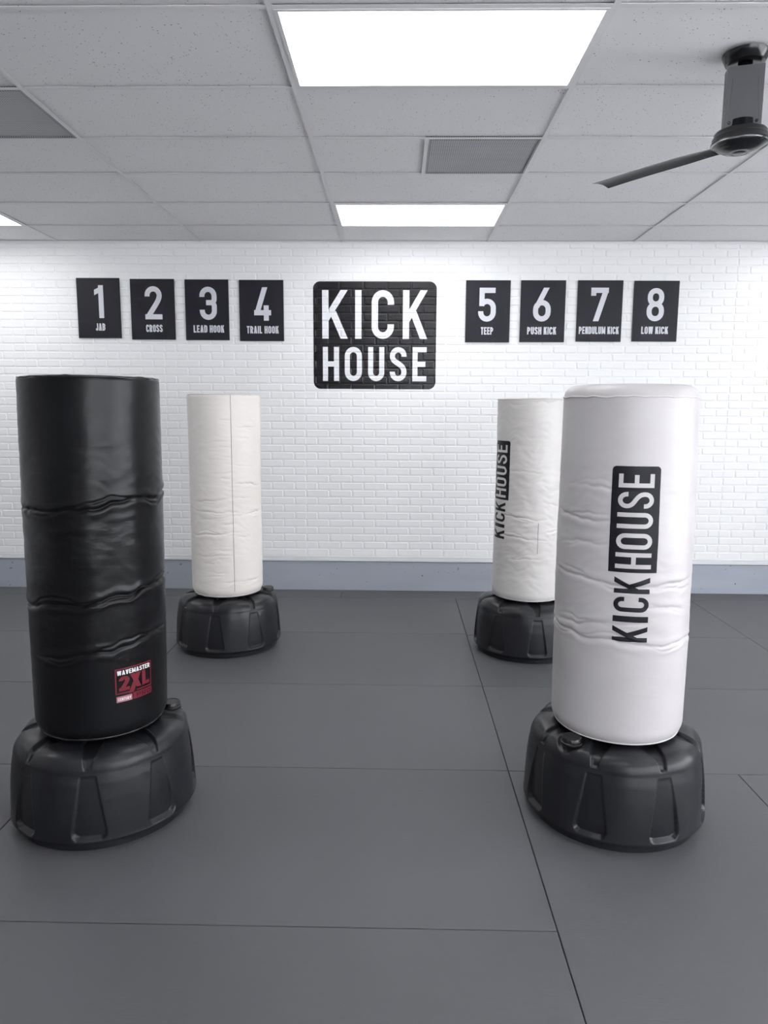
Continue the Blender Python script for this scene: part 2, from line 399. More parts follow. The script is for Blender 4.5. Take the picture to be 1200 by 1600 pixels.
for j in range(NR):
    for i in range(len(rows_e[j][0]) - 1):
        x0, x1, z0, z1, h, fa, fb = brick_rect(j, i)
        if x1 < XL + .05 or x0 > XR - .05: continue
        ca, cb = (.0015 if fa else CH), (.0015 if fb else CH)
        rs = [0 if (fa and s in (0, 3)) or (fb and s in (1, 2)) else .003 + .007 * hsh(i, j, 4 + s) ** 2 for s in range(4)]
        def octa(x0, x1, z0, z1, y):
            return [(x0, y, z0 + rs[0]), (x0 + rs[0], y, z0), (x1 - rs[1], y, z0), (x1, y, z0 + rs[1]), (x1, y, z1 - rs[2]), (x1 - rs[2], y, z1), (x0 + rs[3], y, z1), (x0, y, z1 - rs[3])]
        k = len(mb.v)
        mb.v += octa(x0, x1, z0, z1, .0002) + octa(x0 + ca, x1 - cb, z0 + CH, z1 - CH, -h)
        for s in range(8):
            t_ = (s + 1) % 8; mb.f.append((k + s, k + t_, k + 8 + t_, k + 8 + s)); mb.m.append(0)
        mb.f.append(tuple(k + 8 + s for s in range(8))); mb.m.append(0)
struct(mb.build('wall_back', M['brick']))

mb = MB(); mb.box(XL - .12, XL, YF, .12, -.16, HC + .12); struct(mb.build('wall_left', M['wall']))
mb = MB()
mb.box(XL - .12, XR + .12, YF - .12, YF, -.16, WZ0); mb.box(XL - .12, XR + .12, YF - .12, YF, WZ1, HC + .12)
xs = [XL - .12] + [q for w in FRONT for q in w] + [XR + .12]
for a, b in zip(xs[0::2], xs[1::2]): mb.box(a, b, YF - .12, YF, WZ0, WZ1)
struct(mb.build('wall_front', M['wall']))
mb = MB()
mb.box(XR, XR + .12, YF, .12, -.16, WZ0); mb.box(XR, XR + .12, YF, .12, WZ1, HC + .12)
ys = [YF] + [q for w in WINDOWS for q in w] + [.12]
for a, b in zip(ys[0::2], ys[1::2]): mb.box(XR, XR + .12, a, b, WZ0, WZ1)
struct(mb.build('wall_right', M['wall']))
for k, (side_, a, b) in enumerate([('r', *w) for w in WINDOWS] + [('f', *w) for w in FRONT]):
    w = bpy.data.objects.new('window_%d' % (k + 1), None); C.objects.link(w); struct(w)
    if side_ == 'r': w.location = (XR + .06, (a + b) / 2, WZ0)
    else: w.location = ((a + b) / 2, YF - .06, WZ0); w.rotation_euler = (0, 0, RAD(90))
    hw, hh = (b - a) / 2, WZ1 - WZ0
    mb = MB()
    mb.box(-.03, .03, -hw, -hw + .05, 0, hh); mb.box(-.03, .03, hw - .05, hw, 0, hh)
    mb.box(-.03, .03, -hw + .05, hw - .05, 0, .05); mb.box(-.03, .03, -hw + .05, hw - .05, hh - .05, hh); mb.box(-.02, .02, -.02, .02, .05, hh - .05)
    mb.build('window_frame', M['frame'], w)
    mb = MB(); mb.box(-.004, .004, -hw + .05, hw - .05, .05, hh - .05); mb.build('pane', M['glass'], w)

mb = MB(); mb.box(XL, XR, -.022, -.0005, -.041, .259)
o = struct(mb.build('baseboard_back', M['base_board'])); bevel(o, .003)
mb = MB(); mb.box(XL, XR, -.030, -.0005, .2645, .277); mb.box(XL, XR, -.022, -.0005, .277, .285); mb.box(XL, XR, -.014, -.0005, .285, .305)
o = struct(mb.build('trim_1', M['trim_white'])); bevel(o, .0025)
mb = MB(); mb.box(XL, XR, -.022, -.0005, HC - .003, HC + .004); mb.box(XL, XR, -.0095, -.0005, HC - .016, HC - .003)
struct(mb.build('trim_2', M['grid']))

# suspended ceiling
COLS = [-4.88, -3.66, -2.44, -1.218, 0.0, 1.218, 2.436, 3.655, 4.875]
ROWS = [-.526, -1.14, -1.768, -2.341, -2.937, -3.58, -4.19, -4.80, -5.41, -6.02, -6.63, -7.24, -7.85, -8.46, -9.07]
XC = [XL] + COLS[1:] + [XR]; YC = [0] + ROWS + [YF]
LIGHTS = [(ci, ri) for ci in (-3.66, 0.0, 3.655) for ri in (1, 5)] + [(0.0, 9)]     # right of column ci, row index in YC
VENTS = [(.607, 3), (-1.83, 4)]
mb = MB()
ZT = HC + .0095
def tile(x0, x1, y0, y1): mb.box(x0 + .004, x1 - .004, y1 + .004, y0 - .004, ZT, ZT + .018)
for ri in range(len(YC) - 1):
    for xa, xb in zip(XC, XC[1:]):
        if (xa, ri) in LIGHTS: continue
        if ri == 3 and xa == 0.0: tile(0.0, .607, YC[ri], YC[ri + 1]); continue
        if ri == 4 and xa == -2.44: tile(-2.44, -1.83, YC[ri], YC[ri + 1]); continue
        tile(xa, xb, YC[ri], YC[ri + 1])
mb.box(XL - .12, XR + .12, YF - .12, .12, HC + .12, HC + .16)
o = struct(mb.build('ceiling', M['tile'])); mb = MB()
for x in COLS[1:]: mb.box(x - .012, x + .012, YF, 0, HC, HC + .0012)
for y in ROWS: mb.box(XL, XR, y - .012, y + .012, HC + .0002, HC + .0014)
mb.box(.607 - .012, .607 + .012, YC[4], YC[3], HC + .0001, HC + .0013)
mb.box(-1.83 - .012, -1.83 + .012, YC[5], YC[4], HC + .0001, HC + .0013)
g = mb.build('ceiling_grid', M['grid']); g.parent = o

def ceil_light(x0, x1, y0, y1, label):
    cx, cy = (x0 + x1) / 2, (y0 + y1) / 2; hx, hy = (x1 - x0) / 2 - .0125, (y0 - y1) / 2 - .0125
    t = thing('ceiling_light', label, 'light', (cx, cy, HC), 'flat lit panels set in the ceiling')
    mb = MB(); fw_ = .014
    mb.box(-hx, hx, -hy, -hy + fw_, -.002, .03); mb.box(-hx, hx, hy - fw_, hy, -.002, .03)
    mb.box(-hx, -hx + fw_, -hy + fw_, hy - fw_, -.002, .03); mb.box(hx - fw_, hx, -hy + fw_, hy - fw_, -.002, .03)
    mb.box(-hx, hx, -hy, hy, .03, .045)
    mb.build('frame', M['light_frame'], t)
    mb = MB(); mb.quad((-hx + fw_, -hy + fw_, .004), (-hx + fw_, hy - fw_, .004), (hx - fw_, hy - fw_, .004), (hx - fw_, -hy + fw_, .004))
    mb.build('diffuser', M['diffuser'], t)
LLAB = {(0.0, 5): 'large lit ceiling panel at the top of the picture, left of the fan',
        (0.0, 1): 'lit ceiling panel close to the brick wall, straight above the square wall logo',
        (-3.66, 1): 'lit ceiling panel cut by the left edge, near the brick wall'}
side = {-3.66: 'left', 0.0: 'middle', 3.655: 'right'}
for (ci, ri) in LIGHTS:
    x1 = {-3.66: -2.44, 0.0: 1.218, 3.655: 4.875}[ci]
    lab = LLAB.get((ci, ri), 'lit ceiling panel in the %s column, %s' % (side[ci], {1: 'nearest the brick wall', 5: 'second from the brick wall', 9: 'third from the brick wall, above the viewer', 13: 'farthest from the brick wall'}[ri]))
    ceil_light(ci, x1, YC[ri], YC[ri + 1], lab)

def vent(x0, x1, y0, y1, label):
    cx, cy = (x0 + x1) / 2, (y0 + y1) / 2; hx, hy = (x1 - x0) / 2 - .0125, (y0 - y1) / 2 - .0125
    t = thing('ceiling_vent', label, 'vent', (cx, cy, HC), 'perforated ceiling vents')
    mb = MB(); q = .012
    mb.box(-hx, hx, -hy, -hy + q, -.001, .02); mb.box(-hx, hx, hy - q, hy, -.001, .02); mb.box(-hx, -hx + q, -hy + q, hy - q, -.001, .02); mb.box(hx - q, hx, -hy + q, hy - q, -.001, .02)
    mb.build('frame', M['vent'], t)
    mb = MB(); mb.box(-hx + q, hx - q, -hy + q, hy - q, .004, .02); mb.build('grille', M['vent'], t)
vent(.607, 1.218, YC[3], YC[4], 'square perforated grey ceiling vent touching the far lit panel')
vent(-1.83, -1.218, YC[4], YC[5], 'square perforated grey vent in the ceiling at the left edge of the picture')

# ------------------------------------------------------------------ floor mats
def floor_mat(x0, x1, y0, y1, label, turn=False):
    hx, hy = (x1 - x0) / 2 - .0016, (y1 - y0) / 2 - .0016
    if turn: hx, hy = hy, hx
    mb = MB(); mb.box(-hx, hx, -hy, hy, -.0415, 0)
    o = mb.build('floor_mat', M['mat'], loc=((x0 + x1) / 2, (y0 + y1) / 2, 0))
    if turn: o.rotation_euler = (0, 0, pi / 2)
    bevel(o, .0025, 2); tag(o, label, 'mat', 'charcoal mats laid over the gym floor')
YB = -.024
st_l = ['baseboard at the far left, behind the black bag', 'baseboard, behind the plain white bag', 'baseboard, right of the middle, below the wall logo', 'baseboard at the far right']
for (a, b), l in zip(((-4.02, -2.016), (-2.016, -.016), (-.016, 1.984), (1.984, 3.99)), st_l):
    floor_mat(a, b, -.281, YB, 'narrow mat strip along the ' + l)
rn = ['first wide row from the wall', 'second wide row from the wall', 'third wide row from the wall']
cn = ['at the left edge', 'in the open middle', 'on the printed bags side', 'rightmost']
YR = {0: (-.281, -1.32, -2.293, -3.284, -4.287), 1: (-.281, -1.2745, -2.2757, -3.2781, -4.2872, -5.29, -6.3), 2: (-.281, -1.305, -2.277, -3.281), 3: (-.281, -1.31, -2.28, -3.283)}
XCOL = [(-3.06, -1.052), (-1.052, .9765), (.9765, 2.998), (2.998, 5.0)]
for ci, (a, b) in enumerate(XCOL):
    for r in range(3):
        floor_mat(a, b, YR[ci][r + 1], YR[ci][r], 'charcoal mat in the %s, %s' % (rn[r], cn[ci]))
floor_mat(-3.06, -1.052, -4.287, -3.284, 'charcoal floor mat at the left edge under the front of the black bag base')
floor_mat(-1.052, .9765, -4.287, -3.278, 'wide charcoal floor mat between the two front bag bases')
floor_mat(-1.052, .9765, -5.29, -4.287, 'wide charcoal floor mat along the bottom edge, nearest the viewer')
floor_mat(.9765, 2.002, -5.29, -3.281, 'charcoal mat turned lengthwise under the front printed bag')
floor_mat(2.002, 3.03, -5.29, -3.283, 'charcoal mat turned lengthwise, right of the front printed bag')

# ------------------------------------------------------------------ wall logo and number signs
LX0, LX1, LZ0, LZ1 = -.266, .790, 1.788, 2.693
def wall_pt(u, v, off): return (LX0 + u, -brick_h(LX0 + u, LZ0 + v) - off, LZ0 + v)
LW, LH = LX1 - LX0, LZ1 - LZ0
logo = thing('wall_logo', 'large black rounded square wall logo with two lines of white lettering', 'sign', ((LX0 + LX1) / 2, -.01, LZ0))
def rel(o): o.location = -Vector(logo.location); return o
mb = MB(); lay(mb, [rrect_strip(0, LW, 0, LH, .062, .062, 12)], wall_pt, .0012, .0027)
rel(mb.build('background', M['decal_black'], logo, True))
def zx(x): return (x - 132) / 890 * LW
def zy(y): return (917 - y) / 785 * LH
def logo_word(txt, xs, ytop, ybot, stroke):
    mb = MB(); hgt = zy(ytop) - zy(ybot); stw = stroke / 890 * LW
    for ch, (a, b) in zip(txt, xs):
        gw = (zx(b) - zx(a))
        lay(mb, place(glyph(ch, gw / hgt, stw / hgt), zx(a), zy(ybot), hgt, hgt), wall_pt, .0026, .0030)
    rel(mb.build('lettering', M['decal_white'], logo, True))
logo_word('KICK', [(197, 382), (435, 482), (555, 716), (780, 957)], 195, 547, 46)
logo_word('HOUSE', [(200, 318), (360, 485), (530, 648), (688, 810), (853, 955)], 607, 858, 37)

SIGNS = [('1', 'JAB', -2.297, -1.925, 2.211, 2.7135, .52), ('2', 'CROSS', -1.834, -1.455, 2.2005, 2.7065, .52), ('3', 'LEAD HOOK', -1.364, -.989, 2.1975, 2.7035, .53), ('4', 'TRAIL HOOK', -.8975, -.518, 2.191, 2.7005, .52),
         ('5', 'TEEP', 1.038, 1.4145, 2.1875, 2.7015, .48), ('6', 'PUSH KICK', 1.5025, 1.8815, 2.1905, 2.7025, .48), ('7', 'PENDULUM KICK', 1.983, 2.3635, 2.196, 2.703, .49), ('8', 'LOW KICK', 2.457, 2.8355, 2.199, 2.7005, .49)]
TW = {'JAB': .225, 'CROSS': .375, 'LEAD HOOK': .705, 'TRAIL HOOK': .725, 'TEEP': .28, 'PUSH KICK': .65, 'PENDULUM KICK': .89, 'LOW KICK': .60}
for num, txt, x0, x1, z0, z1, ccx in SIGNS:
    w, h = x1 - x0, z1 - z0
    t = thing('number_sign', 'black wall sign numbered %s with the word %s below' % (num, txt), 'sign', ((x0 + x1) / 2, -.0072, z0), 'numbered signs on the brick wall')
    mb = MB(); mb.box(-w / 2, w / 2, -.011, 0, 0, h); o = mb.build('board', M['sign_board'], t); bevel(o, .0012)
    fn = lambda u, v, off: (u - w / 2, -.011 - off, v)
    nh = h * .545; nw = nh * (.40 if num == '1' else .535)
    mb = MB(); lay(mb, place(glyph(num, nw / nh, .155), w * ccx - nw / 2 + (nw * .02 if num == '1' else 0), h * .335, nh, nh), fn, .0008)
    mb.build('number', M['sign_white'], t)
    st, sw = word(txt, .185, .45, .08, .25); fwid = TW[txt] * w
    mb = MB(); lay(mb, place(st, w * (ccx if num in '1234' else ccx + .01) - fwid / 2, h * .125, fwid / sw, h * .122), fn, .0008)
    mb.build('lettering', M['sign_white'], t)

# ------------------------------------------------------------------ bag bases (one mesh, four uses)
NT = 640
PROF = [(.20, .364), (.22, .364), (.24, .364), (.258, .3638), (.273, .3628), (.287, .3605), (.298, .3565), (.3075, .351), (.3155, .344), (.322, .3355), (.327, .326), (.3305, .3155), (.3325, .3055)]
PROF = [p for a, b in zip(PROF, PROF[1:]) for p in (a, ((a[0] + b[0]) / 2, (a[1] + b[1]) / 2 + .0002))] + [PROF[-1]]
NTOP = len(PROF)
z = .299
while z > .0495: PROF.append((interp([(.05, .3525), (.1, .351), (.2, .346), (.26, .340), (.299, .3325)], z), z)); z -= .0052
PROF += [(.3535, .0475), (.3535, .0455), (.3515, .0435), (.346, .0425), (.333, .0415), (.328, .038), (.326, .018), (.325, .0005)]
def base_mesh():
    rows = []; n = len(PROF)
    for i, (r, z) in enumerate(PROF):
        a, b = PROF[max(0, i - 1)], PROF[min(n - 1, i + 1)]
        dr, dz = b[0] - a[0], b[1] - a[1]; L = math.hypot(dr, dz); nr, nz = -dz / L, dr / L
        row = []
        for k in range(NT):
            th = 2 * pi * k / NT
            q = (th / (pi / 4) + .5) % 1 - .5            # position between pockets, 0 at a pocket
            s = q * pi / 4 * r; d = 0.0
            facet = .011 * sstep(.06, .33, z) * sstep(.2, .29, r)
            d += facet * (.5 + .5 * cos(2 * pi * q)) * .9
            # flared pockets on the side
            if .045 < z < .302:
                hw = lerp(.066, .030, (z - .055) / .235)
                e1 = (hw - abs(s)) * .97; e2 = z - .056; e3 = .289 - z
                if e1 > -.01:
                    m1 = min(e1, e3); kq = .026
                    if e2 < kq and m1 < kq: dd = kq - math.hypot(kq - e2, kq - m1)
                    else: dd = min(e2, m1)
                    d += interp([(.05, .021), (.10, .0145), (.20, .0075), (.25, .0045), (.292, .0022)], z) * sstep(0, .0042, dd)
            # grooves running over the shoulder
            if z > .285 and i < NTOP + 3:
                hw = interp([(.22, .040), (.28, .028), (.32, .018), (.335, .013)], r)
                e = min(hw - abs(s), (z - .311) * 1.0)
                d += .0125 * sstep(0, .0055, e)
            # filler recess
            if i < NTOP - 2:
                x, y = r * cos(th) - .276 * cos(pi / 8), r * sin(th) - .276 * sin(pi / 8)
                dist = math.hypot(x, y)
                d += .011 * (1 - sstep(.043, .056, dist))
            row.append(((r - nr * d) * cos(th), (r - nr * d) * sin(th), z - nz * d))
        rows.append(row)
    mb = MB(); mb.grid(rows, True)
    mb.f = [tuple(reversed(f)) for f in mb.f]
    ring = rows[0]; k = len(mb.v); mb.v.append((0, 0, .362))
    for j in range(NT): mb.f.append((j, (j + 1) % NT, k)); mb.m.append(0)
    return mb
base_src = base_mesh(); base_data = None; cap_data = None
def cap_mesh():
    mb = MB(); mb.lathe([(.041, 0), (.041, .006), (.0385, .008)], 48)
    rows = []
    for r, z in ((.036, .008), (.036, .022), (.0345, .0245), (.029, .0245), (.028, .023), (.012, .023)):
        rows.append([((r + (.0009 if (k % 4 < 2 and .007 < z < .023 and r > .03) else 0)) * cos(2 * pi * k / 96), (r + (.0009 if (k % 4 < 2 and .007 < z < .023 and r > .03) else 0)) * sin(2 * pi * k / 96), z) for k in range(96)])
    k = len(mb.v); mb.grid(rows, True); mb.f.append(tuple(k + 5 * 96 + j for j in range(96))); mb.m.append(0)
    return mb
cap_src = cap_mesh()

# ------------------------------------------------------------------ the bags
class Bag:
    def __init__(s, x, y, z0, z1, prof, lean, seed, creases, wr, rb=.05, rtop=.018):
        s.x, s.y, s.z0, s.z1, s.prof, s.lean, s.seed, s.creases, s.wr, s.rb, s.rtop = x, y, z0, z1, prof, lean, seed, creases, wr, rb, rtop
    def r(s, th, z):
        R = interp(s.prof, z)
        q = s.z0 + s.rb - z
        if q > 0: R -= s.rb * .62 * (1 - math.sqrt(max(0, 1 - (q / s.rb) ** 2)))
        q = z - (s.z1 - s.rtop)
        if q > 0: R -= s.rtop * .9 * (1 - math.sqrt(max(0, 1 - (q / s.rtop) ** 2)))
        c, sn = cos(th), sin(th); sd = s.seed
        # soft dents and drawn sideways wrinkles
        R += .0025 * N(c * 1.6 + sd, sn * 1.6, z * 2.2)
        wz = interp(s.wr, z)
        if wz > 0:
            a = N(c * 2.1 + sd * 3, sn * 2.1, z * 16 + 1.2 * N(c * 2, sn * 2, z * 3 + sd))
            b = N(c * 4.2 + sd * 5, sn * 4.2, z * 38 + 1.5 * N(c * 3, sn * 3, z * 5 - sd))
            R += wz * (.0013 * a + .0009 * b)
        for (zc, amp, th0, slope, wob, width) in s.creases:
            dth = (th - th0 + pi) % (2 * pi) - pi
            zz = zc + slope * sin(dth) + wob * N(c * 2.6 + zc * 7, sn * 2.6, sd) + wob * .5 * N(c * 7 + zc * 5, sn * 7, sd + 4)
            st = amp * (.62 + .75 * N(c * 2.2 - zc * 9, sn * 2.2, sd + 8))
            if width: st *= math.exp(-(dth / width) ** 2)
            d = z - zz
            if abs(d) < .12 and st > 0:
                R -= st * math.exp(-(d / .0055) ** 2)
                R += st * .34 * math.exp(-((d - .017) / .013) ** 2) + st * .28 * math.exp(-((d + .018) / .013) ** 2)
                # a second fold branching from the first
                d2 = d - .022 * sin(dth * 3.4 + zc * 11) - .004
                R -= st * .5 * math.exp(-(d2 / .005) ** 2)
        return R
    def pt(s, th, z, off=0.0):
        R = s.r(th, z) + off
        return (R * cos(th) + s.lean * (z - .4), R * sin(th), z)
    def mesh(s, nt=260, dz=.0034):
        zs = [s.z0 + s.rb * (1 - cos(pi / 2 * i / 10)) for i in range(10)]
        n = int((s.z1 - s.rtop - s.z0 - s.rb) / dz); zs += [lerp(s.z0 + s.rb, s.z1 - s.rtop, i / n) for i in range(n)]
        zs += [s.z1 - s.rtop + s.rtop * sin(pi / 2 * i / 6) for i in range(7)]
        rows = [[s.pt(2 * pi * k / nt, z) for k in range(nt)] for z in zs]
        lo, hi = rows[0], rows[-1]
        def cap(ring, dz_):
            out = []
            for f in (.97, .9, .7, .4, .1):
                out.append([(p[0] * f + s.lean * 0, p[1] * f, p[2] + dz_ * (1 - f * f)) for p in ring])
            return out
        rows = list(reversed(cap(lo, .004))) + rows + cap(hi, .006)
        mb = MB(); mb.grid(rows, True)
        for ring, rev in ((0, True), (len(rows) - 1, False)):
            idx = [ring * nt + j for j in range(nt)]; mb.f.append(tuple(reversed(idx)) if rev else tuple(idx)); mb.m.append(0)
        return mb
    def hoop(s, z, rad, off=0.0, nt=260, jit=.0):
        """edging tube running round the bag at height z"""
        rows = []
        for k in range(nt):
            th = 2 * pi * k / nt; zz = z + jit * N(cos(th) * 6, sin(th) * 6, s.seed)
            p = s.pt(th, zz, off)
            rows.append([(p[0] + rad * cos(a) * cos(th), p[1] + rad * cos(a) * sin(th), p[2] + rad * sin(a)) for a in [2 * pi * i / 8 for i in range(8)]])
        rows.append(rows[0]); mb = MB(); mb.grid(rows, True); return mb

def make_bag(B, label, vin, edge, phase, group='freestanding punching bags'):
    global base_data, cap_data
    t = thing('punching_bag', label, 'punching bag', (B.x, B.y, 0), group)
    if base_data is None:
        b = base_src.build('base', M['base'], t, True); base_data = b.data
        c = cap_src.build('water_cap', M['cap'], b, True); cap_data = c.data
        c.location = (.276 * cos(pi / 8), .276 * sin(pi / 8), .3535)
        make_bag.b, make_bag.c = b, c
        md = c.modifiers.new('split', 'EDGE_SPLIT'); md.split_angle = RAD(40)
    else:
        b = make_bag.b.copy(); C.objects.link(b); b.parent = t
        c = make_bag.c.copy(); C.objects.link(c); c.parent = b
    b.rotation_euler = (0, 0, RAD(phase))
    mb = MB(); mb.lathe([(.17, .345), (.17, B.z0 + .03)], 64); mb.build('neck', M['cap'], t, True)
    body = B.mesh().build('bag_body', vin, t, True)
    B.hoop(B.z0 + .0085, .0032, .0005).build('bottom_edging', edge, body, True)
    B.hoop(B.z1 - (.045 if B.rtop > .03 else .0045), .0030, .0006, jit=.004).build('top_edging', edge, body, True)
    return t, body

def bag_text_map(B, thc):
    """u runs up the bag, v runs from right to left across it (lettering read from the side)"""
    R0 = interp(B.prof, 1.0)
    return lambda u, v, off: B.pt(thc + (-v) / R0, u, off)

def printed_logo(B, body, thc, white):
    R0 = interp(B.prof, 1.0)
    fn = bag_text_map(B, thc)
    k = .381 / 858; Z = lambda y: 1.416 - (y - 80) * k
    hw = .0845; lh = .0615                                      # half width of the box, half height of the letters
    mb = MB()
    lay(mb, [[(a, b) for a, b in [((Z(938) + q[0][1], q[0][0]), (Z(938) + q[1][1], q[1][0])) for q in rrect_strip(-hw, hw, 0, .381, .014, 0)]]], fn, .0012, .006, 0)
    for ch, a, b in (('E', 250, 140), ('S', 415, 285), ('U', 577, 450), ('O', 745, 617), ('H', 905, 775)):
        gw = Z(b) - Z(a); H2 = 2 * lh
        lay(mb, place(glyph(ch, gw / H2, .0155 / H2), Z(a), -lh, H2, H2), fn, .0021, .006, 1)
    for ch, a, b in (('K', 1110, 975), ('C', 1265, 1140), ('I', 1350, 1300), ('K', 1515, 1385)):
        gw = Z(b) - Z(a); H2 = 2 * lh
        lay(mb, place(glyph(ch, gw / H2, (.0165 if ch != 'I' else gw) / H2), Z(a), -lh, H2, H2), fn, .0014, .006, 0)
    return mb.build('printed_logo', [M['print_black'], white], body, True)

# front left, black
th = RAD
bl = Bag(-.714, -3.596, .378, 1.722, [(.38, .2485), (.6, .250), (.95, .252), (1.3, .2535), (1.6, .2515), (1.72, .250)], .011, 3.0,
         [(1.262, .0125, th(293), .022, .016, 0), (.918, .0135, th(293), .032, .018, 0), (.735, .0115, th(318), .036, .014, 1.1)],
         [(.38, .1), (.7, .45), (1.0, .8), (1.3, 1.3), (1.6, .7), (1.72, .5)], .055, .016)
t1, body1 = make_bag(bl, 'black vinyl punching bag with a small red logo, front left', M['black_vinyl'], M['seam_black'], 12)
# product label printed on the black bag
def lab_pt(u, v, off): return bl.pt(th(303.4) + u / .25, .521 + v, off)
mb = MB(); w, h = .150, .130
fr = .0045
bx = lambda a, b, c, d: [((a, c), (a, d)), ((b, c), (b, d))]
rd = [bx(0, w, h - fr, h), bx(0, fr, h * .27, h), bx(w - fr, w, h * .27, h), bx(0, w * .36, h * .24, h * .275), bx(w * .54, w, h * .24, h * .275), bx(w * .44, w, 0, h * .205)]
lay(mb, rd, lab_pt, .001, .01, 0)
st, sw = word('WAVEMASTER', .185, .5, .085); lay(mb, place(st, w * .05, h * .805, w * .90 / sw, h * .135), lab_pt, .0018, .01, 1)
st, sw = word('2', .22, .52); lay(mb, place(st, w * .085, h * .33, w * .27 / sw, h * .43), lab_pt, .0014, .01, 0)
st = [para(-.095, -.27, .351, 1, .269), para(.351, 0, 0, 1, .269)]; lay(mb, place(st, w * .37, h * .34, w * .30 / .62, h * .44), lab_pt, .0014, .01, 0)
st, sw = word('L', .24, .56); lay(mb, place(st, w * .70, h * .34, w * .22 / sw, h * .44), lab_pt, .0014, .01, 0)
st, sw = word('PRO', .14, .72, .22); lay(mb, place(st, w * .53, h * .04, w * .42 / sw, h * .125), lab_pt, .0020, .01, 2)
lay(mb, [bx(w * .02, w * .41, h * .0, h * .175)], lab_pt, .0010, .01, 3)
st, sw = word('CENTURY', .2, .6, .1); lay(mb, place(st, w * .05, h * .045, w * .33 / sw, h * .085), lab_pt, .0019, .01, 1)
mb.build('printed_label', [M['print_red'], M['print_white'], M['print_black'], M['print_pink']], body1, True)

# back left, plain white with a zip seam
rf = random.Random(5)
CR = [(1.02, .0055, th(262), .015, .012, .55), (.945, .006, th(262), -.012, .016, .6), (.80, .0075, th(262), .018, .014, .6), (.66, .005, th(266), .01, .012, .5), (1.12, .0045, th(325), -.02, .012, .5), (.93, .006, th(330), .02, .016, .5)]
for k in range(22): CR.append((lerp(.45, 1.5, (k + rf.random()) / 22), rf.uniform(.0015, .0038), th(rf.choice((262, 272, 283, 312, 330)) + rf.uniform(-6, 6)), rf.uniform(-.03, .03), .012, rf.uniform(.16, .4)))
for k in range(9): CR.append((lerp(.45, 1.62, (k + rf.random()) / 9), .003, th(284), rf.uniform(-.02, .02), .008, .14))
fl = Bag(-.692, -1.532, .376, 1.704, [(.38, .236), (.6, .2365), (.95, .2345), (1.35, .2345), (1.6, .237), (1.7, .238)], .003, 11.0, CR,
         [(.38, .4), (.5, .8), (.8, 1.2), (1.1, 1.2), (1.45, .9), (1.6, .5), (1.7, 1.0)], .055, .022)
t2, body2 = make_bag(fl, 'plain off-white punching bag with a vertical seam and no lettering', M['cream_vinyl'], M['seam_white'], -2)
mb = MB(); sth = th(293.5)
rows = []
for i in range(161):
    z = lerp(.42, 1.698, i / 160); q = sth + .012 * N(1.3, 4.4, z * 3.1); wd = .0011
    rows.append([fl.pt(q - wd / .235, z, .0006), fl.pt(q - wd / .235, z, .0018), fl.pt(q + wd / .235, z, .0018), fl.pt(q + wd / .235, z, .0006)])
mb.grid(rows, False); mb.build('seam', M['stitch'], body2, True)['label'] = 'thin dark vertical seam'

# back right, printed
br = Bag(1.354, -1.563, .376, 1.685, [(.38, .2385), (.5, .240), (.95, .2365), (1.35, .2335), (1.6, .2355), (1.68, .236)], .003, 19.0,
         [(.93, .0075, th(245), -.022, .014, .6), (.80, .008, th(245), -.02, .016, .6), (.85, .007, th(315), .03, .014, .5), (1.0, .0055, th(318), -.03, .014, .5), (1.22, .004, th(250), -.02, .012, .5), (.66, .004, th(250), .02, .012, .5), (1.655, .0045, th(262), .02, .02, .6)],
         [(.38, .6), (.5, 1.4), (.8, 2.3), (1.1, 2.3), (1.45, 1.8), (1.6, .7), (1.68, 1.0)], .045, .006)
t3, body3 = make_bag(br, 'smaller white printed punching bag near the wall, half hidden behind another bag', M['white_vinyl'], M['seam_white'], 47)
printed_logo(br, body3, th(270 - 67.5), M['white_vinyl'])
mb = MB(); rows = []
for i in range(61):
    z = lerp(.70, .90, i / 60); q = th(272.5); wd = .0010
    rows.append([br.pt(q - wd / .235, z, .0006), br.pt(q - wd / .235, z, .0016), br.pt(q + wd / .235, z, .0016), br.pt(q + wd / .235, z, .0006)])
mb.grid(rows, False); mb.build('seam', M['stitch'], body3, True)['label'] = 'short stitched seam low on the bag'

# front right, printed, largest
frb = Bag(1.354, -3.553, .372, 1.703, [(.38, .2515), (.6, .253), (.95, .2535), (1.2, .252), (1.47, .2475), (1.67, .243), (1.7, .242)], -.006, 27.0,
          [(.985, .0085, th(251), -.018, .012, .95), (.985, .0075, th(285), .016, .012, .6), (.772, .010, th(255), -.012, .013, 0), (.83, .0065, th(225), .03, .014, .5), (1.22, .0065, th(215), -.02, .012, .5), (1.33, .003, th(240), -.02, .012, .6), (1.13, .004, th(222), .02, .012, .4), (.90, .005, th(292), -.03, .012, .4)],
          [(.38, .15), (.66, .15), (.75, 1.0), (1.1, 1.0), (1.35, .9), (1.5, .45), (1.7, .35)], .05, .048)
t4, body4 = make_bag(frb, 'tall white punching bag at the front right with a large black printed logo', M['pale_vinyl'], M['seam_white'], 16 + 180)
printed_logo(frb, body4, th(270 - 9.2), M['pale_vinyl'])

# ------------------------------------------------------------------ ceiling fan
FX, FY = 1.836, -3.228
fan = thing('ceiling_fan', 'black ceiling fan with a tall flat grey motor cover, hanging at the upper right', 'fan', (FX, FY, HC))
mb = MB(); mb.lathe([(.088, 0), (.086, -.006), (.074, -.034), (.069, -.037), (.02, -.030)], 64); mb.f = [tuple(reversed(f)) for f in mb.f]
o = mb.build('canopy', M['fan_black'], fan, True); md = o.modifiers.new('split', 'EDGE_SPLIT'); md.split_angle = RAD(45)
mb = MB(); mb.lathe([(.027, -.025), (.027, -.085), (.012, -.085), (.012, -.30)], 32); mb.build('down_rod', M['fan_black'], fan, True)
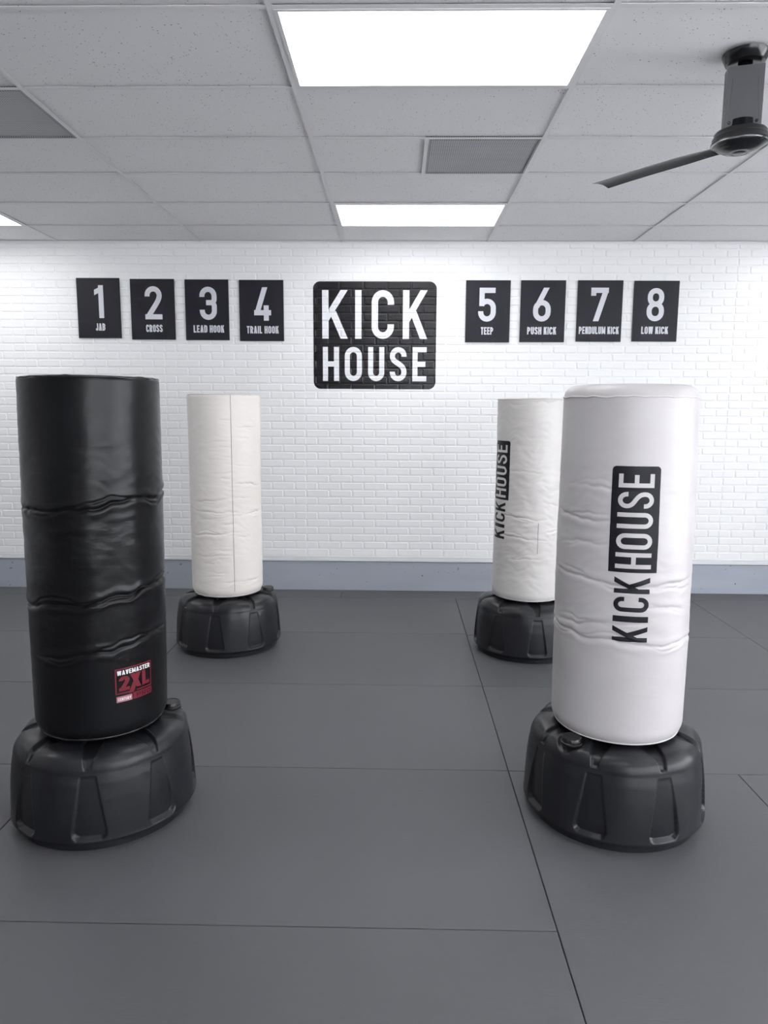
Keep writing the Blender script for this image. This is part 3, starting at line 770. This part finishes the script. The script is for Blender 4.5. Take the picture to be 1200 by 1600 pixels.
# tall motor cover: two flat plates with folded sides round the rod
mb = MB()
zt, zb = -.052, -.286
for sgn in (-1, 1):
    y0 = sgn * .034
    rows = []
    for i in range(13):
        t_ = i / 12; x = lerp(-.068, .068, t_)
        lowz = zb + .022 * sin(pi * t_)
        ya = y0
        rows.append([(x, ya, zt), (x, ya, lowz), (x, ya - sgn * .003, lowz), (x, ya - sgn * .003, zt)])
    mb.grid(rows, True)
    for x in (-.068, .068):
        x2 = x - .003 * (1 if x > 0 else -1)
        mb.box(min(x, x2), max(x, x2), min(y0, y0 - sgn * .028), max(y0, y0 - sgn * .028), zb, zt)
o = mb.build('motor_cover', M['fan_metal'], fan); bevel(o, .0015); o.rotation_euler = (0, 0, RAD(-15)); cover = o
for (x0, x1) in ((-.046, -.058), (.046, .058)):
    mb = MB(); rows = []
    for (x, z, hgt) in ((x0, -.098, 0), (x0, -.10, .0016), (lerp(x0, x1, .35), -.17, .0016), (x1, -.262, .0016), (x1, -.264, 0)):
        rows.append([(x - .0016, -.0339, z), (x, -.0340 - hgt, z), (x + .0016, -.0339, z)])
    mb.grid(rows); mb.build('pressed_rib', M['fan_steel'], cover, True)
for x in (-.05, .05):
    mb = MB(); mb.lathe([(.006, 0), (.0055, .003), (.002, .004)], 16); q = mb.build('screw', M['fan_black'], cover, True); q.location = (x, -.034, -.263); q.rotation_euler = (RAD(90), 0, 0)
mb = MB(); mb.lathe([(.05, -.25), (.052, -.280), (.070, -.284), (.082, -.287), (.094, -.290), (.098, -.295), (.0985, -.307), (.1025, -.310), (.105, -.314), (.1055, -.328), (.109, -.331), (.109, -.338), (.104, -.343), (.095, -.344), (.085, -.352), (.066, -.362), (.045, -.368), (.031, -.371), (.029, -.3695), (.026, -.3715), (.01, -.373)], 72)
mb.f = [tuple(reversed(f)) for f in mb.f]
mb.build('motor_housing', M['fan_black'], fan, True)
mb = MB(); mb.lathe([(.1075, -.3375), (.1092, -.3385), (.1085, -.3410), (.1040, -.3435)], 72, cap0=False, cap1=False); mb.build('rim_band', M['chrome'], fan, True)
def blade(ang):
    mb = MB(); n = 28
    rows = []
    for i in range(n + 1):
        s_ = i / n; L = lerp(.088, .625, s_)
        wl = lerp(.030, .040, sstep(0, .35, s_)); wt = lerp(-.028, -.036, sstep(0, .35, s_))
        cut = .035 if i == n else 0
        row = []
        for j in range(9):
            q = j / 8; y = lerp(wt, wl, q)
            z = -.339 + .008 * (1 - (2 * q - 1) ** 2) + y * .17 - .014 * s_ * s_
            row.append((L + (cut * q if i == n else 0), y, z))
        rows.append(row)
    full = [[*r, *[(p[0], p[1], p[2] - .0022) for p in reversed(r)]] for r in rows]
    mb.grid(full, True)
    mb.poly(list(full[0])); mb.poly(list(reversed(full[-1])))
    o = mb.build('blade', M['fan_steel'], fan); o.rotation_euler = (0, 0, RAD(ang))
    for (x, y) in ((.150, -.020), (.172, .022)):
        mb = MB(); mb.lathe([(.005, 0), (.0045, -.003)], 12, (x, y)); mb.f = [tuple(reversed(f)) for f in mb.f]
        for vi, p in enumerate(mb.v): mb.v[vi] = (p[0], p[1], p[2] - .3385 + y * .17)
        mb.build('screw', M['fan_steel'], o)
for a in (131, 311): blade(a)
